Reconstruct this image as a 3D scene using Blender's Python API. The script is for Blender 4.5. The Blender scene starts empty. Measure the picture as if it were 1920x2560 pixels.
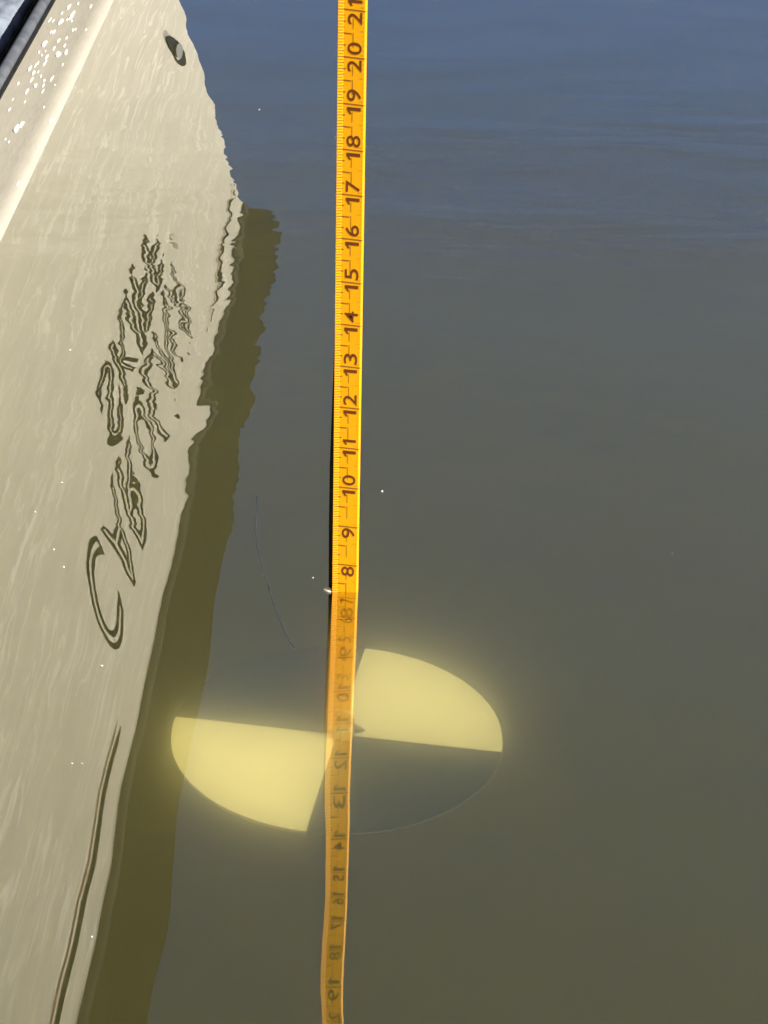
import bpy, bmesh, math, random
from mathutils import Vector, Matrix
R = math.radians
random.seed(7)
scene = bpy.context.scene

# ------------------------------------------------------------------ camera
CAM_H = 0.657
cam_d = bpy.data.cameras.new('camera')
cam_d.sensor_fit = 'VERTICAL'
cam_d.sensor_height = 36.0
cam_d.lens = 36.0 * 5700 / 2560
cam_d.clip_start = 0.01
cam_d.clip_end = 2000
cam = bpy.data.objects.new('camera', cam_d)
scene.collection.objects.link(cam)
cam.matrix_world = (Matrix.Translation((0, 0, CAM_H)) @ Matrix.Rotation(R(90 - 27.0), 4, 'X')
                    @ Matrix.Rotation(0.0302, 4, 'Z'))
scene.camera = cam

# ------------------------------------------------------------------ light
SUN_EL, SUN_AZ = 46.0, 74.0        # azimuth: degrees from behind the camera towards the right
s_dir = Vector((math.cos(R(SUN_EL)) * math.sin(R(SUN_AZ)), -math.cos(R(SUN_EL)) * math.cos(R(SUN_AZ)), math.sin(R(SUN_EL))))
world = bpy.data.worlds.new('World')
scene.world = world
world.use_nodes = True
wn = world.node_tree
sky = wn.nodes.new('ShaderNodeTexSky')
sky.sky_type = 'NISHITA'
sky.sun_disc = False
sky.sun_elevation = R(SUN_EL)
sky.sun_rotation = math.atan2(s_dir.x, s_dir.y)
sky.air_density = 0.48
sky.dust_density = 1.2
sky.ozone_density = 1.0
bg = wn.nodes['Background']
bg.inputs['Strength'].default_value = 0.05
wn.links.new(sky.outputs[0], bg.inputs[0])
sun_d = bpy.data.lights.new('sun', 'SUN')
sun_d.energy = 5.0
sun_d.angle = R(0.5)
sun_d.color = (1.0, 0.93, 0.80)
sun = bpy.data.objects.new('sun', sun_d)
scene.collection.objects.link(sun)
sun.rotation_euler = s_dir.to_track_quat('Z', 'Y').to_euler()
sun.location = s_dir * 20

scene.view_settings.view_transform = 'Standard'
scene.view_settings.look = 'None'
scene.view_settings.gamma = 1
scene.view_settings.use_curve_mapping = False
scene.view_settings.exposure = 1.15
cy = scene.cycles
cy.volume_bounces = 10
cy.max_bounces = 16
cy.transparent_max_bounces = 16
cy.use_denoising = True
cy.sample_clamp_indirect = 4.0

# ------------------------------------------------------------------ helpers
col = scene.collection


def link(name, me, m=None, parent=None):
    o = bpy.data.objects.new(name, me)
    col.objects.link(o)
    if m is not None and me is not None:
        me.materials.clear()
        me.materials.append(m)
    if parent is not None:
        o.parent = parent
    return o


def mesh(name, verts, faces, smooth=False):
    me = bpy.data.meshes.new(name)
    me.from_pydata([tuple(v) for v in verts], [], faces)
    if smooth:
        for p in me.polygons:
            p.use_smooth = True
    me.update()
    return me


def tag(o, label=None, cat=None, group=None, kind=None):
    if label: o['label'] = label
    if cat: o['category'] = cat
    if group: o['group'] = group
    if kind: o['kind'] = kind
    return o


def empty(name, loc=(0, 0, 0)):
    o = bpy.data.objects.new(name, None)
    o.location = loc
    o.empty_display_size = 0.1
    col.objects.link(o)
    return o


def mat(name, base, rough=0.5, spec=0.5, var=0.0, scale=(1, 1, 1), nscale=10, coat=0.0, bump=0.0, bscale=200):
    m = bpy.data.materials.new(name)
    m.use_nodes = True
    nt = m.node_tree
    b = nt.nodes['Principled BSDF']
    b.inputs['Base Color'].default_value = (*base, 1)
    b.inputs['Roughness'].default_value = rough
    b.inputs['Specular IOR Level'].default_value = spec
    b.inputs['Coat Weight'].default_value = coat
    tc = nt.nodes.new('ShaderNodeTexCoord')
    mp = nt.nodes.new('ShaderNodeMapping')
    mp.inputs['Scale'].default_value = scale
    nt.links.new(tc.outputs['Object'], mp.inputs[0])
    if var:
        n = nt.nodes.new('ShaderNodeTexNoise')
        n.inputs['Scale'].default_value = nscale
        n.inputs['Detail'].default_value = 5
        nt.links.new(mp.outputs[0], n.inputs['Vector'])
        mr = nt.nodes.new('ShaderNodeMapRange')
        mr.inputs['From Min'].default_value = 0.25
        mr.inputs['From Max'].default_value = 0.75
        mr.inputs['To Min'].default_value = 1 - var
        mr.inputs['To Max'].default_value = 1 + var
        nt.links.new(n.outputs[0], mr.inputs[0])
        mx = nt.nodes.new('ShaderNodeVectorMath')
        mx.operation = 'SCALE'
        mx.inputs[0].default_value = base
        nt.links.new(mr.outputs[0], mx.inputs['Scale'])
        nt.links.new(mx.outputs[0], b.inputs['Base Color'])
    if bump:
        n2 = nt.nodes.new('ShaderNodeTexNoise')
        n2.inputs['Scale'].default_value = bscale
        n2.inputs['Detail'].default_value = 4
        nt.links.new(mp.outputs[0], n2.inputs['Vector'])
        bp = nt.nodes.new('ShaderNodeBump')
        bp.inputs['Distance'].default_value = bump
        nt.links.new(n2.outputs[0], bp.inputs['Height'])
        nt.links.new(bp.outputs[0], b.inputs['Normal'])
    return m


def extrude_profile(name, prof, y0, y1, ny=2, smooth=True, yfun=None):
    """prof: list of (x,z) swept along y. yfun(x,z) may give the end y of each profile point."""
    vs, fs = [], []
    n = len(prof)
    for j in range(ny):
        t = j / (ny - 1)
        for x, z in prof:
            ye = yfun(x, z) if yfun else y1
            vs.append((x, y0 + (ye - y0) * t, z))
    for j in range(ny - 1):
        for i in range(n - 1):
            a = j * n + i
            fs.append((a, a + 1, a + n + 1, a + n))
    return mesh(name, vs, fs, smooth)


def tube(name, pts, rad, seg=10, cap=True):
    vs, fs = [], []
    pts = [Vector(p) for p in pts]
    up0 = Vector((0.13, 0.2, 0.97))
    for i, p in enumerate(pts):
        d = (pts[min(i + 1, len(pts) - 1)] - pts[max(i - 1, 0)]).normalized()
        a = d.cross(up0).normalized()
        b = d.cross(a)
        r = rad[i] if isinstance(rad, (list, tuple)) else rad
        for k in range(seg):
            t = 2 * math.pi * k / seg
            vs.append(p + (a * math.cos(t) + b * math.sin(t)) * r)
    for i in range(len(pts) - 1):
        for k in range(seg):
            k2 = (k + 1) % seg
            fs.append((i * seg + k, i * seg + k2, (i + 1) * seg + k2, (i + 1) * seg + k))
    if cap:
        fs.append(tuple(range(seg - 1, -1, -1)))
        fs.append(tuple((len(pts) - 1) * seg + k for k in range(seg)))
    return mesh(name, vs, fs, True)


def box(name, lo, hi):
    x0, y0, z0 = lo
    x1, y1, z1 = hi
    vs = [(x0, y0, z0), (x1, y0, z0), (x1, y1, z0), (x0, y1, z0), (x0, y0, z1), (x1, y0, z1), (x1, y1, z1), (x0, y1, z1)]
    return mesh(name, vs, [(3, 2, 1, 0), (4, 5, 6, 7), (0, 1, 5, 4), (1, 2, 6, 5), (2, 3, 7, 6), (3, 0, 4, 7)])


_text = {}


def text_mesh(s, fill=True, bold=0.0, bevel=0.0):
    """flat glyph mesh (or outline tube) with its bounding box moved to 0..1 x 0..1; returns verts, faces, aspect"""
    key = (s, fill, bold, bevel)
    if key in _text:
        return _text[key]
    cu = bpy.data.curves.new('glyph', 'FONT')
    cu.body = s
    cu.offset = bold
    cu.resolution_u = 5
    if not fill:
        cu.fill_mode = 'NONE'
        cu.bevel_depth = bevel
        cu.bevel_resolution = 0
    o = bpy.data.objects.new('glyph', cu)
    col.objects.link(o)
    bpy.context.view_layer.update()
    me = bpy.data.meshes.new_from_object(o.evaluated_get(bpy.context.evaluated_depsgraph_get()))
    vs = [v.co.copy() for v in me.vertices]
    fs = [tuple(p.vertices) for p in me.polygons]
    bpy.data.objects.remove(o)
    bpy.data.curves.remove(cu)
    bpy.data.meshes.remove(me)
    x0 = min(v.x for v in vs); x1 = max(v.x for v in vs)
    y0 = min(v.y for v in vs); y1 = max(v.y for v in vs)
    out = ([((v.x - x0) / (x1 - x0), (v.y - y0) / (y1 - y0), v.z) for v in vs], fs, (x1 - x0) / (y1 - y0))
    _text[key] = out
    return out


# ------------------------------------------------------------------ materials
M_gel = mat('cream_gelcoat', (0.60, 0.56, 0.46), 0.35, 0.3, var=0.07, scale=(40, 1.5, 40), nscale=3)  # lengthwise tone noise paints in faint streaks of light off the water
nt = M_gel.node_tree
_b = nt.nodes['Principled BSDF']
_src = _b.inputs['Base Color'].links[0].from_socket
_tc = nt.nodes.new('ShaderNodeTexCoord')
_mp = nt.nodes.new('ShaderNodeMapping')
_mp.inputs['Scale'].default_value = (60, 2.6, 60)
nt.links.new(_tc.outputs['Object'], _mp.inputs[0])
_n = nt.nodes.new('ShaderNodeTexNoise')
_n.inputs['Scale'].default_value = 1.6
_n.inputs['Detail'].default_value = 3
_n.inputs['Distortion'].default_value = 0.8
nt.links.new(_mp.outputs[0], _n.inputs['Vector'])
_r = nt.nodes.new('ShaderNodeValToRGB')          # caustic light streaks painted into the hull colour where the noise crosses its middle
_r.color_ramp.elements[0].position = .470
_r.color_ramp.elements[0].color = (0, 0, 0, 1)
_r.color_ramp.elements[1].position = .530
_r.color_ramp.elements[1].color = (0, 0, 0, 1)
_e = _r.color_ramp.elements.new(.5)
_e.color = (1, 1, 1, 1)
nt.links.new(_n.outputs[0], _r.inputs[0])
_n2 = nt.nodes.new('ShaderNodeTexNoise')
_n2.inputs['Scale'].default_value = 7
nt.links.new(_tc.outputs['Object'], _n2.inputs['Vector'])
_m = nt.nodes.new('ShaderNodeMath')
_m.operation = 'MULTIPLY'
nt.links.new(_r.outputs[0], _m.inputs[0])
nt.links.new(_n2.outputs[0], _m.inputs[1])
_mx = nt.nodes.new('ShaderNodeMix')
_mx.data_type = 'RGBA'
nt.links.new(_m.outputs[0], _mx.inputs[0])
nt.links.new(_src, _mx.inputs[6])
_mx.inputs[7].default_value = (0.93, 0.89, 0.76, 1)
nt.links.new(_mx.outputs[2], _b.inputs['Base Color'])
M_cap = mat('cream_gunwale_gelcoat', (0.29, 0.274, 0.235), 0.45, 0.3, var=0.06, scale=(4, 1, 4), nscale=40, bump=0.0002, bscale=120)
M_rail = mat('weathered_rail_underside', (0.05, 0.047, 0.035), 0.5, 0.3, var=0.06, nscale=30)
M_dark = mat('dark_green_vinyl_print', (0.008, 0.009, 0.007), 0.5, 0.1)
M_gold = mat('brown_gold_vinyl_print', (0.22, 0.13, 0.05), 0.5, 0.3)
M_vinyl = mat('black_vinyl', (0.010, 0.010, 0.010), 0.5, 0.10, var=0.3, nscale=60, bump=0.0008, bscale=70)
M_cord = mat('grey_welt_cord', (0.075, 0.08, 0.09), 0.4, 0.4, var=0.4, nscale=120)
M_mat = mat('blue_grey_carpet', (0.15, 0.175, 0.225), 0.85, 0.2, var=0.6, scale=(1, .35, 1), nscale=130)
M_steel = mat('dull_steel', (0.30, 0.30, 0.28), 0.3, 0.5)
M_black = mat('black_rubber', (0.01, 0.01, 0.009), 0.6, 0.3)
M_floor = mat('deck_paint', (0.40, 0.39, 0.35), 0.6, 0.3, var=0.1, nscale=15)
M_tape = mat('orange_yellow_tape', (0.78, 0.35, 0.003), 0.5, 0.12, var=0.03, scale=(1, 1, 8), nscale=60)
M_ink = mat('tape_ink', (0.13, 0.034, 0.005), 0.5, 0.2)
M_tick = mat('tape_tick_ink', (0.22, 0.08, 0.008), 0.5, 0.3)
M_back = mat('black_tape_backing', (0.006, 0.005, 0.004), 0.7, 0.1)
M_white = mat('white_disk_paint', (0.95, 0.88, 0.86), 0.6, 0.2, var=0.02, nscale=12)
M_blackdisk = mat('black_disk_paint', (0.012, 0.018, 0.019), 0.6, 0.2, var=0.1, nscale=12)
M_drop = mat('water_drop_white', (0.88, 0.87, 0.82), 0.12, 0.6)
M_fleck = mat('foam_fleck', (0.45, 0.43, 0.37), 0.5, 0.2)
M_line = mat('dark_line', (0.055, 0.052, 0.032), 0.7, 0.1)
M_rim = mat('worn_rim_grey', (0.10, 0.10, 0.075), 0.7, 0.1)
M_bed = mat('silt', (0.09, 0.08, 0.04), 0.9, 0.1, var=0.3, nscale=3)


def water_material():
    m = bpy.data.materials.new('turbid_water')
    m.use_nodes = True
    nt = m.node_tree
    nt.nodes.clear()
    N = nt.nodes.new
    L = nt.links.new
    out = N('ShaderNodeOutputMaterial')
    geo = N('ShaderNodeNewGeometry')
    # ---- ripples: long swell + fine ripple patch farther from the boat's bow quarter
    sep = N('ShaderNodeSeparateXYZ')
    L(geo.outputs['Position'], sep.inputs[0])

    def noise(scale, detail, sx=1, sy=1, dist=0.0, off=0):
        mp = N('ShaderNodeMapping')
        mp.inputs['Scale'].default_value = (sx, sy, 1)
        mp.inputs['Location'].default_value = (off, off * .7, 0)
        L(geo.outputs['Position'], mp.inputs[0])
        n = N('ShaderNodeTexNoise')
        n.inputs['Scale'].default_value = scale
        n.inputs['Detail'].default_value = detail
        n.inputs['Roughness'].default_value = 0.4
        n.inputs['Distortion'].default_value = dist
        L(mp.outputs[0], n.inputs['Vector'])
        return n.outputs[0]

    def math_(op, a, b):
        n = N('ShaderNodeMath')
        n.operation = op
        for i, v in enumerate((a, b)):
            if isinstance(v, (int, float)):
                n.inputs[i].default_value = v
            else:
                L(v, n.inputs[i])
        return n.outputs[0]

    def ramp(y, pts):
        mr = N('ShaderNodeMapRange')
        mr.inputs['From Min'].default_value = pts[0]
        mr.inputs['From Max'].default_value = pts[1]
        mr.inputs['To Min'].default_value = pts[2]
        mr.inputs['To Max'].default_value = pts[3]
        mr.interpolation_type = 'SMOOTHSTEP'
        L(y, mr.inputs[0])
        return mr.outputs[0]

    Y = sep.outputs[1]
    # patch of fine ripples between about 1.3 and 2.1 m out, calm beyond and nearer
    patch = math_('MULTIPLY', ramp(Y, (1.12, 1.45, 0.06, 1.0)), ramp(Y, (1.95, 2.2, 1.0, 0.10)))
    fine = math_('MULTIPLY', noise(24, 2.0, 1, 1, 0.2, 3.1), math_('MULTIPLY', patch, FINE))
    long_ = math_('MULTIPLY', noise(5.6, 1.0, 1, 1.25, 0.0, 1.3), LONG)
    # a band of wind streaks farther out, to the right of the tape
    band = math_('MULTIPLY', math_('MULTIPLY', ramp(Y, (1.45, 2.1, 0, 1)), ramp(Y, (2.15, 2.5, 1, .25))), ramp(sep.outputs[0], (-.12, .1, 0, 1)))
    streak = math_('MULTIPLY', noise(11, 3.0, .55, 2.0, 0.4, 7.7), math_('MULTIPLY', math_('MULTIPLY', band, ramp(noise(3.1, 1.0, .6, 1.4, 0, 2.2), (.42, .68, 0, 1))), STREAK))
    near = math_('MULTIPLY', noise(10.5, 1.0, .8, 1.0, 0.0, 5.4), math_('MULTIPLY', ramp(Y, (1.05, 1.35, 1, 0)), NEAR))
    h = math_('ADD', math_('ADD', math_('ADD', fine, long_), streak), near)
    bump = N('ShaderNodeBump')
    bump.inputs['Strength'].default_value = 1.0
    bump.inputs['Distance'].default_value = 1.0
    L(h, bump.inputs['Height'])
    lw = N('ShaderNodeLayerWeight')
    lw.inputs['Blend'].default_value = 0.5
    L(bump.outputs[0], lw.inputs['Normal'])
    cr = N('ShaderNodeValToRGB')
    e = cr.color_ramp.elements
    e[0].position, e[1].position = 0.0, 1.0
    for p, v in REFL:
        k = e.new(p) if 0 < p < 1 else e[0 if p == 0 else len(e) - 1]
        k.color = (v, v, v, 1)
    L(lw.outputs['Facing'], cr.inputs[0])
    tr = N('ShaderNodeBsdfTransparent')
    gl = N('ShaderNodeBsdfGlossy')
    gl.inputs['Roughness'].default_value = 0.0
    L(bump.outputs[0], gl.inputs['Normal'])
    mix = N('ShaderNodeMixShader')
    L(cr.outputs[0], mix.inputs[0])
    L(tr.outputs[0], mix.inputs[1])
    L(gl.outputs[0], mix.inputs[2])
    L(mix.outputs[0], out.inputs['Surface'])
    vs = N('ShaderNodeVolumeScatter')
    vs.inputs['Color'].default_value = (1.0, 1.0, 1.0, 1)
    vs.inputs['Density'].default_value = SCAT
    vs.inputs['Anisotropy'].default_value = ANISO
    va = N('ShaderNodeVolumeAbsorption')
    mx = max(ABSO)
    va.inputs['Color'].default_value = (*(1 - a / mx for a in ABSO), 1)
    va.inputs['Density'].default_value = mx
    add = N('ShaderNodeAddShader')
    L(vs.outputs[0], add.inputs[0])
    L(va.outputs[0], add.inputs[1])
    L(add.outputs[0], out.inputs['Volume'])
    return m


FINE = 0.00042
STREAK = 0.0016
NEAR = 0.00028
LONG = 0.0015
REFL = [(0, .03), (.24, .05), (.29, .11), (.35, .26), (.46, .36), (.55, .425), (.65, .55), (.75, .88), (1, 1)]
SCAT = 6.5
ANISO = 0.915
ABSO = (0.80, 0.90, 3.9)
M_water = water_material()

# ------------------------------------------------------------------ setting
water = link('water', box('water', (-80, -60, -1.0), (80, 120, 0.0)), M_water)
tag(water, kind='structure')
bed = link('lake_bed', mesh('lake_bed', [(-79, -59, -.9), (79, -59, -.9), (79, 119, -.9), (-79, 119, -.9)], [(0, 1, 2, 3)]), M_bed)
tag(bed, kind='structure')

# ------------------------------------------------------------------ boat
boat = empty('skiff_boat', (-0.75, 0, 0))
tag(boat, 'cream fibreglass skiff with outlined name on its flared side, mirrored in the water', 'boat')
BX = 0.75      # parts are modelled in world x and shifted back to the empty


def bpart(name, me, m, parent=boat):
    o = link(name, me, m, parent)
    if parent is boat:
        o.location.x = BX
    return o


EDGE_X, EDGE_Z, FLARE = -0.1818, 0.287, 0.52
HULL_FWD = -1.6


def hull_x(z):
    return EDGE_X - (EDGE_Z - z) * FLARE


def y_end(x, z):
    return 2.665 + (EDGE_Z - z) * 1.22


def hull_pt(d, z, off=0.0):
    n = Vector((1, 0, -FLARE)).normalized()
    return Vector((hull_x(z), d, z)) + n * off


prof = [(hull_x(z), z) for z in (0.287, 0.25, 0.2, 0.15, 0.1, 0.05, 0.0, -0.05, -0.10)] + [(-0.55, -0.13), (-0.95, -0.13)] + \
       [(-1.5 - hull_x(z), z) for z in (-0.10, 0.0, 0.1, 0.2, 0.287)]
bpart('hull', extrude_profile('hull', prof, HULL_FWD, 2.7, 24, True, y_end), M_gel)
# transom
tv = [(x, y_end(x, z) - 0.002, z) for x, z in prof]
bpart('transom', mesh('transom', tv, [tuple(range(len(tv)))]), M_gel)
# gunwale cap with a rounded lip
capp = [(-0.33, .2885), (-0.26, .2915), (-0.20, .2945), (-0.189, .2951), (-0.1865, .2955), (-0.1835, .2957), (-0.1806, .2952),
        (-0.1786, .2940), (-0.1776, .2918)]
bpart('gunwale_cap', extrude_profile('gunwale_cap', capp, HULL_FWD, 2.668, 12), M_cap)
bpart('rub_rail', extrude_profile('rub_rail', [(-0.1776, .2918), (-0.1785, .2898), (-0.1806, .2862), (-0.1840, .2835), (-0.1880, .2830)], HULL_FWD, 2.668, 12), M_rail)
mirror = [(-1.5 - x, z) for x, z in capp]
bpart('gunwale_cap', extrude_profile('gunwale_cap', mirror, HULL_FWD, 2.668, 6), M_cap)
# inside: side liners and sole
bpart('side_liner', extrude_profile('side_liner', [(-0.33, .2885), (-0.36, .10), (-0.40, .03)], HULL_FWD, 2.62, 2), M_floor)
bpart('side_liner', extrude_profile('side_liner', [(-1.17, .2885), (-1.14, .10), (-1.10, .03)], HULL_FWD, 2.62, 2), M_floor)
bpart('sole', mesh('sole', [(-.40, HULL_FWD, .03), (-1.10, HULL_FWD, .03), (-1.10, 2.62, .03), (-.40, 2.62, .03)], [(0, 1, 2, 3)]), M_floor)
bpart('rear_bulkhead', box('rear_bulkhead', (-1.17, 2.60, .03), (-.33, 2.64, .288)), M_floor)


def strip(name, d0, d1, z0, z1, m, taper=0.03):
    vs, fs = [], []
    n = 40
    for i in range(n + 1):
        t = i / n
        d = d0 + (d1 - d0) * t
        k = min(1, (d - d0) / taper if taper else 1, (d1 - d) / taper + .15 if taper else 1)
        zc, hw = (z0 + z1) / 2, (z1 - z0) / 2 * max(.12, k)
        vs += [hull_pt(d, zc - hw, .0002), hull_pt(d, zc + hw, .0002)]
    for i in range(n):
        fs.append((2 * i, 2 * i + 1, 2 * i + 3, 2 * i + 2))
    return bpart(name, mesh(name, vs, fs), m)


strip('pinstripe', 0.2, 1.452, .2650, .2690, M_dark)
strip('gold_pinstripe', 0.2, 1.458, .2614, .2629, M_gold)
strip('pinstripe', 2.245, 2.675, .2650, .2688, M_dark)
strip('gold_pinstripe', 2.245, 2.672, .2622, .2632, M_gold)

# painted name, two rows of outlined letters reading from bow to stern


def letter(ch, d0, d1, z0, z1, bevel, shear):
    vs, fs, asp = text_mesh(ch, False, 0.0, bevel)
    out = []
    n = Vector((1, 0, -FLARE)).normalized()
    for u, v, w in vs:
        d = d0 + (d1 - d0) * u + shear * (v - .5) * (d1 - d0)
        z = z0 + (z1 - z0) * v
        out.append(hull_pt(d, z, 0.0002 + max(0, w) * .0006))
    return bpart('painted_letter', mesh('painted_letter', out, fs), M_dark)


d = 1.522
for ch, w in zip('CAROLINA', (.090, .098, .098, .105, .085, .032, .104, .100)):
    letter(ch, d, d + w - .012, .190 if ch == 'C' else .197, .248, .024, -.5)
    d += w
d = 1.775
for ch, w in zip('SKIFF', (.105, .115, .045, .10, .10)):
    letter(ch, d, d + w - .012, .150, .190, .030, -.5)
    d += w

# scupper fitting: black oval mouth with a bright lip bar
fc = (2.735, .112)


def oval(name, rd, rz, off, thick, m, parent, hole=None, c=fc):
    vs, fs = [], []
    n = 28
    for k in range(n):
        a = 2 * math.pi * k / n
        vs.append(hull_pt(c[0] + rd * math.cos(a), c[1] + rz * math.sin(a), off))
        vs.append(hull_pt(c[0] + rd * math.cos(a), c[1] + rz * math.sin(a), off + thick))
        if hole:
            vs.append(hull_pt(c[0] + rd * hole * math.cos(a), c[1] + rz * hole * math.sin(a), off + thick))
            vs.append(hull_pt(c[0] + rd * hole * math.cos(a), c[1] + rz * hole * math.sin(a), off))
    s = 4 if hole else 2
    for k in range(n):
        k2 = (k + 1) % n
        for j in range(s - 1):
            fs.append((k * s + j, k2 * s + j, k2 * s + j + 1, k * s + j + 1))
    if not hole:
        fs.append(tuple(k * s + 1 for k in range(n)))
    me = mesh(name, vs, fs, False)
    o = link(name, me, m, parent)
    if parent is boat:
        o.location.x = BX
    return o


scup = oval('scupper_fitting', .036, .021, .0006, .0012, M_black, boat)
oval('scupper_lip', .030, .006, .0018, .002, M_steel, scup, c=(2.735, .1165))
oval('transducer_cover', .012, .0085, .0003, .0006, M_cap, boat, c=(2.27, .193))

# ------------------------------------------------------------------ black splash guard flaring out above the gunwale
gprof = []
ga, gb = Vector((-0.2125, .2945)), Vector((-0.1545, .3935))
gd = (gb - ga).normalized()
gn = Vector((gd.y, -gd.x))
for t, o in ((0, 0), (.33, .0006), (.66, .0006), (1, 0), (1, -.006), (.5, -.006), (0, -.006)):
    p = ga + (gb - ga) * t + gn * o
    gprof.append((p.x, p.y))
gprof.append(gprof[0])
guard = bpart('splash_guard', extrude_profile('splash_guard', gprof, -0.6, 2.93, 60, False,
              lambda x, z: 2.67 + 2.8 * (z - .2945) - .07 * max(0, (z - .345) / .05) ** 4), M_vinyl)
bead = [(gb.x - .0030 * gd.y - .001, -0.6 + 3.36 * k / 80, gb.y + .0008) for k in range(81)]
link('guard_bead', tube('guard_bead', bead, .0025, 10), M_cord, guard)
seam = [(gb.x - .0118, -0.6 + 3.36 * k / 80, gb.y - .0105) for k in range(81)]
link('guard_bead', tube('guard_bead', seam, .0012, 6), M_cord, guard)

# locker behind the guard, covered with blue grey carpet
mat_o = empty('carpeted_locker', (-0.30, 1.2, .2935))
tag(mat_o, 'low locker covered in blue grey carpet behind the black splash guard', 'locker')
rnd = random.Random(3)
lp = [(-.2225, .2960), (-.2130, .3200), (-.1870, .3590), (-.1778, .3700), (-.1790, .3740), (-.1860, .3765), (-.24, .3780), (-.32, .3775), (-.333, .3745), (-.337, .366), (-.337, .296)]
dense = []
for (a, b), (c, d_) in zip(lp[:-1], lp[1:]):
    n = max(1, int(math.hypot(c - a, d_ - b) / .0022))
    dense += [(a + (c - a) * k / n, b + (d_ - b) * k / n) for k in range(n)]
dense.append(lp[-1])
nx, ny = len(dense) - 1, 480
vs, fs = [], []
for jj in range(ny + 1):
    y = .35 + 2.2 * jj / ny
    for x, z in dense:
        h = .0009 * math.sin(x * 260 + math.sin(y * 60) * 1.6) * math.sin(y * 110 + math.sin(x * 190) * 2) + rnd.uniform(-.0006, .0006)
        vs.append((x + .30 - abs(rnd.gauss(0, .0004)), y - 1.2, z - .2935 + (h if z > .36 else 0)))
for jj in range(ny):
    for i in range(nx):
        a = jj * (nx + 1) + i
        fs.append((a, a + 1, a + nx + 2, a + nx + 1))
link('carpet', mesh('carpet', vs, fs, True), M_mat, mat_o)
for ye in (.352, 2.548):
    link('locker_end', mesh('locker_end', [(x + .30, ye - 1.2, z - .2935) for x, z in lp], [tuple(range(len(lp)))]), M_mat, mat_o)

# ------------------------------------------------------------------ disk
DC = Vector((-0.0247, 1.187, -0.102))
DR = 0.1016
disk = empty('secchi_disk', DC)
tag(disk, 'round black and white quartered disk hanging under water on the tape', 'disk')
disk.rotation_euler = (R(1.3), 0, R(-8.3))


def quadrant(name, a0, a1, m):
    n = 24
    g = 0.0004
    t = .002
    vs, fs = [], []
    am = R((a0 + a1) / 2)
    ox, oy = g * math.cos(am), g * math.sin(am)
    r_in = .004
    ring = []
    for k in range(n + 1):
        a = R(a0 + (a1 - a0) * k / n)
        ring.append((math.cos(a) * DR + ox * .5, math.sin(a) * DR + oy * .5))
    inner = [(math.cos(R(a)) * r_in + ox, math.sin(R(a)) * r_in + oy) for a in (a1, am * 180 / math.pi, a0)]
    loop = ring + inner
    m_ = len(loop)
    for z in (0, -t):
        vs += [(x, y, z) for x, y in loop]
    fs.append(tuple(range(m_)))
    fs.append(tuple(m_ + i for i in range(m_ - 1, -1, -1)))
    for i in range(m_):
        j = (i + 1) % m_
        fs.append((i, i + m_, j + m_, j))
    return link(name, mesh(name, vs, fs), m, disk)


quadrant('white_quadrant', 0, 90, M_white)
quadrant('white_quadrant', 180, 270, M_white)
quadrant('black_quadrant', 90, 180, M_blackdisk)
quadrant('black_quadrant', 270, 360, M_blackdisk)


def rim(a0, a1):
    p = [(math.cos(R(a0 + (a1 - a0) * k / 30)) * (DR + .0006), math.sin(R(a0 + (a1 - a0) * k / 30)) * (DR + .0006), -.0008) for k in range(31)]
    return link('worn_rim', tube('worn_rim', p, .0005, 6), M_rim, disk)


rim(272, 358)
rim(92, 178)
# small fixing tab showing to the right of the tape
link('fixing_tab', mesh('fixing_tab', [(.005, -.001, .0015), (.006, .010, .0015), (.0168, .004, .0015), (.005, -.001, .004), (.006, .010, .004), (.0168, .004, .003)],
                        [(2, 1, 0), (3, 4, 5), (0, 1, 4, 3), (1, 2, 5, 4), (2, 0, 3, 5)]), M_rim, disk)
# eye bolt in the hub
nb = bmesh.new()
bmesh.ops.create_cone(nb, cap_ends=True, segments=6, radius1=.0075, radius2=.0075, depth=.006)
bmesh.ops.translate(nb, verts=nb.verts, vec=(0.004, 0, .003))
me = bpy.data.meshes.new('hub_nut'); nb.to_mesh(me); nb.free()
nut = link('hub_nut', me, M_steel, disk)
eye = [(0.004 + .0055 * math.cos(t), 0, .0115 + .0055 * math.sin(t)) for t in [2 * math.pi * k / 16 for k in range(17)]]
link('eye_ring', tube('eye_ring', eye, .0013, 6), M_steel, disk)

# ------------------------------------------------------------------ measuring tape
tape = empty('measuring_tape', (-0.0215, 1.1833, 0))
tag(tape, 'orange yellow measuring tape hanging straight down through the water surface', 'measuring tape')
TW = 0.0152
INCH = 0.0254
WL = 7.25


def spine(s):
    """s: inches up from the disk -> world point on the tape's centre line"""
    if s >= WL:
        l = (s - WL) * INCH
        z = min(l, .36)
        p = Vector((-0.0215 - .0079 * z, 1.1833, z))
        if l > .36:                     # unseen upper tape, bent towards the holder to keep its shadow off the hull
            l -= .36
            a = min(1, l / .06)
            k = math.sin(a * math.pi / 2)
            p += Vector((0, -.0 - .038 * (1 - math.cos(a * math.pi / 2)) , .036 * k))
            if l > .06:
                p += Vector((.25, -.95, .21)).normalized() * (l - .06)
        return p
    t = (WL - s) / WL
    a = Vector((-0.0215, 1.1833, 0))
    b = DC + Vector((0.0005, -.001, .004))
    return a + (b - a) * t


def prof_y(u):
    if u < -.30: return -(-.30 - u) / .2 * .0013
    if u > .42: return (u - .42) / .08 * .0008
    return 0.0


def tp(u, s, off=0.0):
    c = spine(s)
    return Vector((c.x + u * TW, c.y + prof_y(u) - off, c.z))


def tpart(name, vs, fs, m, smooth=False):
    o = link(name, mesh(name, vs, fs, smooth), m, tape)
    o.matrix_parent_inverse = Matrix.Translation(tape.location).inverted()
    return o


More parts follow.
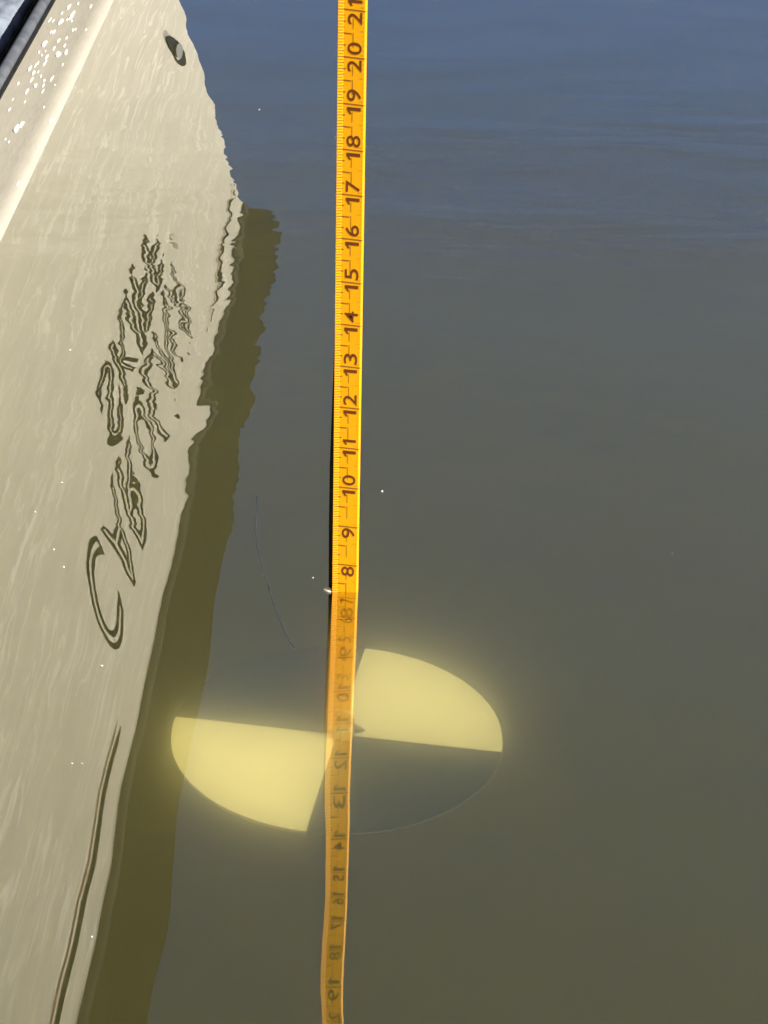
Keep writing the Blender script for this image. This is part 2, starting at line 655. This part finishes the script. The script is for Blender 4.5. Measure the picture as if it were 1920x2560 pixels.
us = (-.5, -.40, -.30, 0, .42, .46, .5)
ss = [0.0, 2, 4, 6, WL] + [WL + k * .5 for k in range(1, 59)]
vs, fs = [], []
for s in ss:
    for u in us: vs.append(tp(u, s))
for i in range(len(ss) - 1):
    for j in range(len(us) - 1):
        a = i * len(us) + j
        fs.append((a, a + 1, a + len(us) + 1, a + len(us)))
bl = tpart('tape_band', vs, fs, M_tape)
sol = bl.modifiers.new('thickness', 'SOLIDIFY')
sol.thickness = 0.0003
sol.offset = -1
# black backing edge seen along the left of the band
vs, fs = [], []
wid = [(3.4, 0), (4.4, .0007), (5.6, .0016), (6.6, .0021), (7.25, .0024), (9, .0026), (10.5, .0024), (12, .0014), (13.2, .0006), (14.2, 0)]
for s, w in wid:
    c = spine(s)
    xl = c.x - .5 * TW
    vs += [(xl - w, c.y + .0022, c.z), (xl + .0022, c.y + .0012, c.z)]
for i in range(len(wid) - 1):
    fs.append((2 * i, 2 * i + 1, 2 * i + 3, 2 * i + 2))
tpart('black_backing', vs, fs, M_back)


def quad(vs, fs, u0, u1, s, hs, slope=0.0):
    cuts = [u0] + [c for c in (-.30, .42) if u0 < c < u1] + [u1]
    for a, b in zip(cuts[:-1], cuts[1:]):
        n = len(vs)
        for u, ds in ((a, -hs), (b, -hs), (b, hs), (a, hs)):
            vs.append(tp(u, s + ds + slope * (u - u0), .00012))
        fs.append((n, n + 1, n + 2, n + 3))


vs, fs, vr, fr = [], [], [], []
SL = -.055
for k in range(0, 34 * 16 + 1):
    s = k / 16
    if k % 16 == 0: u1, hs = .46, .012
    elif k % 8 == 0: u1, hs = -.02, .011
    elif k % 4 == 0: u1, hs = -.22, .010
    elif k % 2 == 0: u1, hs = -.28, .009
    else: u1, hs = -.32, .008
    quad(vs, fs, -.49, u1, s, hs, SL)
for k in range(0, int(34 * 10)):
    quad(vr, fr, .36 if k % 5 else .27, .42, k / 10 + .03, .006, SL)
for k in range(0, 34):       # fine line along the scale, between the half inch and the numeral
    for a, b in ((.18, .50), (.58, .80)):
        n = len(vs)
        for u, s in ((-.015, k + a), (.005, k + a), (.005, k + b), (-.015, k + b)):
            vs.append(tp(u + .03, s, .00012))
        fs.append((n, n + 1, n + 2, n + 3))
tk = tpart('tick_marks', vs, fs, M_tick)
tk['kind'] = 'stuff'
tk = tpart('fine_scale', vr, fr, mat('tape_faint_ink', (0.55, 0.24, 0.01), .5, .3))
tk['kind'] = 'stuff'


def digit(ch, s0, s1, u0=-.16, u1=.33):
    if ch == '1':
        g = [(.5, 0, 0), (1, 0, 0), (1, 1, 0), (.6, 1, 0), (0, .80, 0), (0, .66, 0), (.5, .80, 0)]
        f = [(0, 1, 2, 6), (6, 2, 3), (6, 3, 4, 5)]
    else:
        g, f, asp = text_mesh(ch, True, .004)
    out = []
    for gx, gy, gz in g:            # glyph x runs up the tape, glyph up points to the left edge
        s = s0 + (s1 - s0) * gx
        u = u1 + (u0 - u1) * gy
        out.append(tp(u, s + SL * (u + .5) * .8, .00013))
    return out, f


for n in range(1, 34):
    st = str(n)
    vs, fs = [], []
    if len(st) == 1:
        places = [(st, n - .30, n - .04)]
    else:
        places = [(st[0], n - .22, n - .07) if st[0] == '1' else (st[0], n - .31, n - .05),
                  (st[1], n + .08, n + .21) if st[1] == '1' else (st[1], n + .06, n + .32)]
    for ch, a, b in places:
        v, f = digit(ch, a, b)
        k = len(vs)
        vs += v
        fs += [tuple(i + k for i in q) for q in f]
    tpart('printed_number', vs, fs, M_ink)

# ------------------------------------------------------------------ small things
cord = link('thin_cord', tube('thin_cord', [(-.0824, 1.318, -.006), (-.0815, 1.301, -.006), (-.0803, 1.268, -.006), (-.0767, 1.2416, -.006), (-.0729, 1.2211, -.006), (-.0672, 1.1939, -.006),
                                            (-.0615, 1.1676, -.006), (-.0551, 1.1455, -.007), (-.0489, 1.1307, -.009)], .00045, 6), M_line)
tag(cord, 'thin dark line drifting just under the water left of the tape', 'line')


def blob(name, rx, ry, rz, seed, sub=2, m=M_fleck):
    rnd = random.Random(seed)
    bm = bmesh.new()
    bmesh.ops.create_icosphere(bm, subdivisions=sub, radius=1)
    ph = [rnd.uniform(0, 6.28) for _ in range(4)]
    for v in bm.verts:
        k = 1 + .18 * math.sin(v.co.x * 3 + ph[0]) + .15 * math.sin(v.co.y * 4 + ph[1])
        v.co = Vector((v.co.x * rx * k, v.co.y * ry * k, v.co.z * rz))
    for f in bm.faces: f.smooth = True
    me = bpy.data.meshes.new(name)
    bm.to_mesh(me)
    bm.free()
    return me


flecks = [(-.1323, 2.1366, .0010, 'pale fleck on dark water between the stern reflection and the tape'),
          (-.0017, 1.3184, .0010, 'pale double fleck floating right of the tape near its number ten'),
          (-.0318, 1.1842, .0020, 'largest white foam fleck, touching the left edge of the tape at the waterline'),
          (-.0413, 1.1994, .0006, 'tiny fleck floating just left of the foam fleck at the tape'),
          (-.2329, 1.5342, .0010, 'white fleck floating on the hull reflection, the farthest one from the camera there'),
          (-.2084, 1.3171, .0008, 'white fleck on the hull reflection left of the gap between the name rows'),
          (-.2193, 1.2743, .0008, 'white fleck on the hull reflection, leftmost of all'),
          (-.2005, 1.2255, .0008, 'white fleck on the hull reflection left of the letter A'),
          (-.1914, 1.2035, .0008, 'white fleck on the hull reflection left of the letter C top'),
          (-.1544, 1.0901, .0009, 'white fleck on the hull reflection just below the letter C'),
          (-.1576, .9915, .0006, 'left one of two small flecks beside the dark stripe reflection'),
          (-.1524, .9917, .0005, 'right one of two small flecks beside the dark stripe reflection'),
          (-.1290, .8480, .0006, 'small fleck between the stripe reflection and the hull edge, nearest the camera'),
          (.1785, 1.2442, .0005, 'tiny pale fleck alone on the open water at right'),
          (.0793, 1.5606, .0005, 'tiny dark speck alone on the open water far right of the number thirteen')]
for i, (x, y, r, lb) in enumerate(flecks):
    big = r > .0015
    r *= 1 if r > .0015 else .85
    o = link('floating_fleck', blob('floating_fleck', r * (1.3 if big else 1), r * 1.2, r * .6, i), M_black if 'dark' in lb and 'speck' in lb else M_fleck)
    o.location = (x, y, r * .25)
    tag(o, lb, 'fleck', 'flecks floating on the water')

drops = [(-0.2018, 1.3777, 1.3), (-0.2017, 1.3434, 1.4), (-0.1972, 1.3581, 1.5), (-0.1973, 1.3501, 1), (-0.2047, 1.2951, 1.6), (-0.1973, 1.3009, 1.1), (-0.193, 1.272, 1.4), (-0.1944, 1.2742, 0.8), (-0.1895, 1.2756, 1.1), (-0.1992, 1.2665, 0.9), (-0.1983, 1.254, 0.8), (-0.2026, 1.3206, 0.9), (-0.2044, 1.3204, 0.7), (-0.1921, 1.3236, 0.8), (-0.1907, 1.3254, 0.6), (-0.1883, 1.3774, 0.8), (-0.184, 1.3228, 0.6), (-0.1933, 1.3064, 0.7), (-0.1922, 1.2899, 0.7), (-0.1877, 1.2497, 0.6), (-0.2052, 1.2439, 1), (-0.2017, 1.2351, 0.9), (-0.1994, 1.2368, 0.5), (-0.1968, 1.228, 0.6), (-0.2009, 1.2216, 0.8), (-0.1899, 1.2227, 0.8), (-0.1935, 1.2194, 0.7), (-0.1926, 1.2098, 0.7), (-0.1971, 1.2101, 1.1), (-0.2001, 1.1996, 0.8), (-0.1913, 1.199, 0.6), (-0.2071, 1.215, 0.6), (-0.2029, 1.2503, 0.7), (-0.2023, 1.2551, 0.6), (-0.1976, 1.2844, 0.8), (-0.205, 1.2771, 0.7), (-0.2025, 1.2709, 0.5), (-0.209, 1.3478, 0.7), (-0.1972, 1.3856, 0.7), (-0.1986, 1.3481, 0.7), (-0.2042, 1.1666, 0.7), (-0.1862, 1.1685, 0.6), (-0.1981, 1.1798, 0.5), (-0.1954, 1.1325, 1.5), (-0.1938, 1.1399, 1.3), (-0.1798, 1.1473, 0.8), (-0.1786, 1.1515, 0.7), (-0.2039, 1.3628, 0.7), (-0.2017, 1.2791, 0.5), (-0.2066, 1.3455, 0.5), (-0.1953, 1.3441, 0.6), (-0.1861, 1.2098, 0.4), (-0.2053, 1.1847, 0.4), (-0.1956, 1.1106, 0.6), (-0.198, 1.1154, 0.4), (-0.1808, 1.0458, 0.5)]
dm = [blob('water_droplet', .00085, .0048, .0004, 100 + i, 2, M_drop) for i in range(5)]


def cap_z(x):
    for (x0, z0), (x1, z1) in zip(capp[:-1], capp[1:]):
        if x0 <= x <= x1: return z0 + (z1 - z0) * (x - x0) / (x1 - x0)
    return .2955


for i, (x, y, s) in enumerate(drops):
    o = link('water_droplet', dm[i % 5])
    dm[i % 5].materials.clear(); dm[i % 5].materials.append(M_drop)
    o.location = (x, y, cap_z(x) + .0001)
    o.scale = (s, s * random.uniform(.8, 1.5), s)
    o.rotation_euler = (0, 0, random.uniform(-.06, .06))
    lb = {4: 'large white droplet right against the black guard, halfway down the wet patch',
          43: 'larger droplet of the touching pair alone at the near end of the wet patch',
          44: 'smaller droplet of the touching pair alone at the near end of the wet patch',
          6: 'round white droplet in the middle of the cap, widest one on its outer half',
          15: 'single droplet out by the raised lip at the far end of the gunwale'}.get(i, 'small white water droplet sitting on the cream gunwale cap')
    tag(o, lb, 'droplet', 'water droplets on the gunwale')
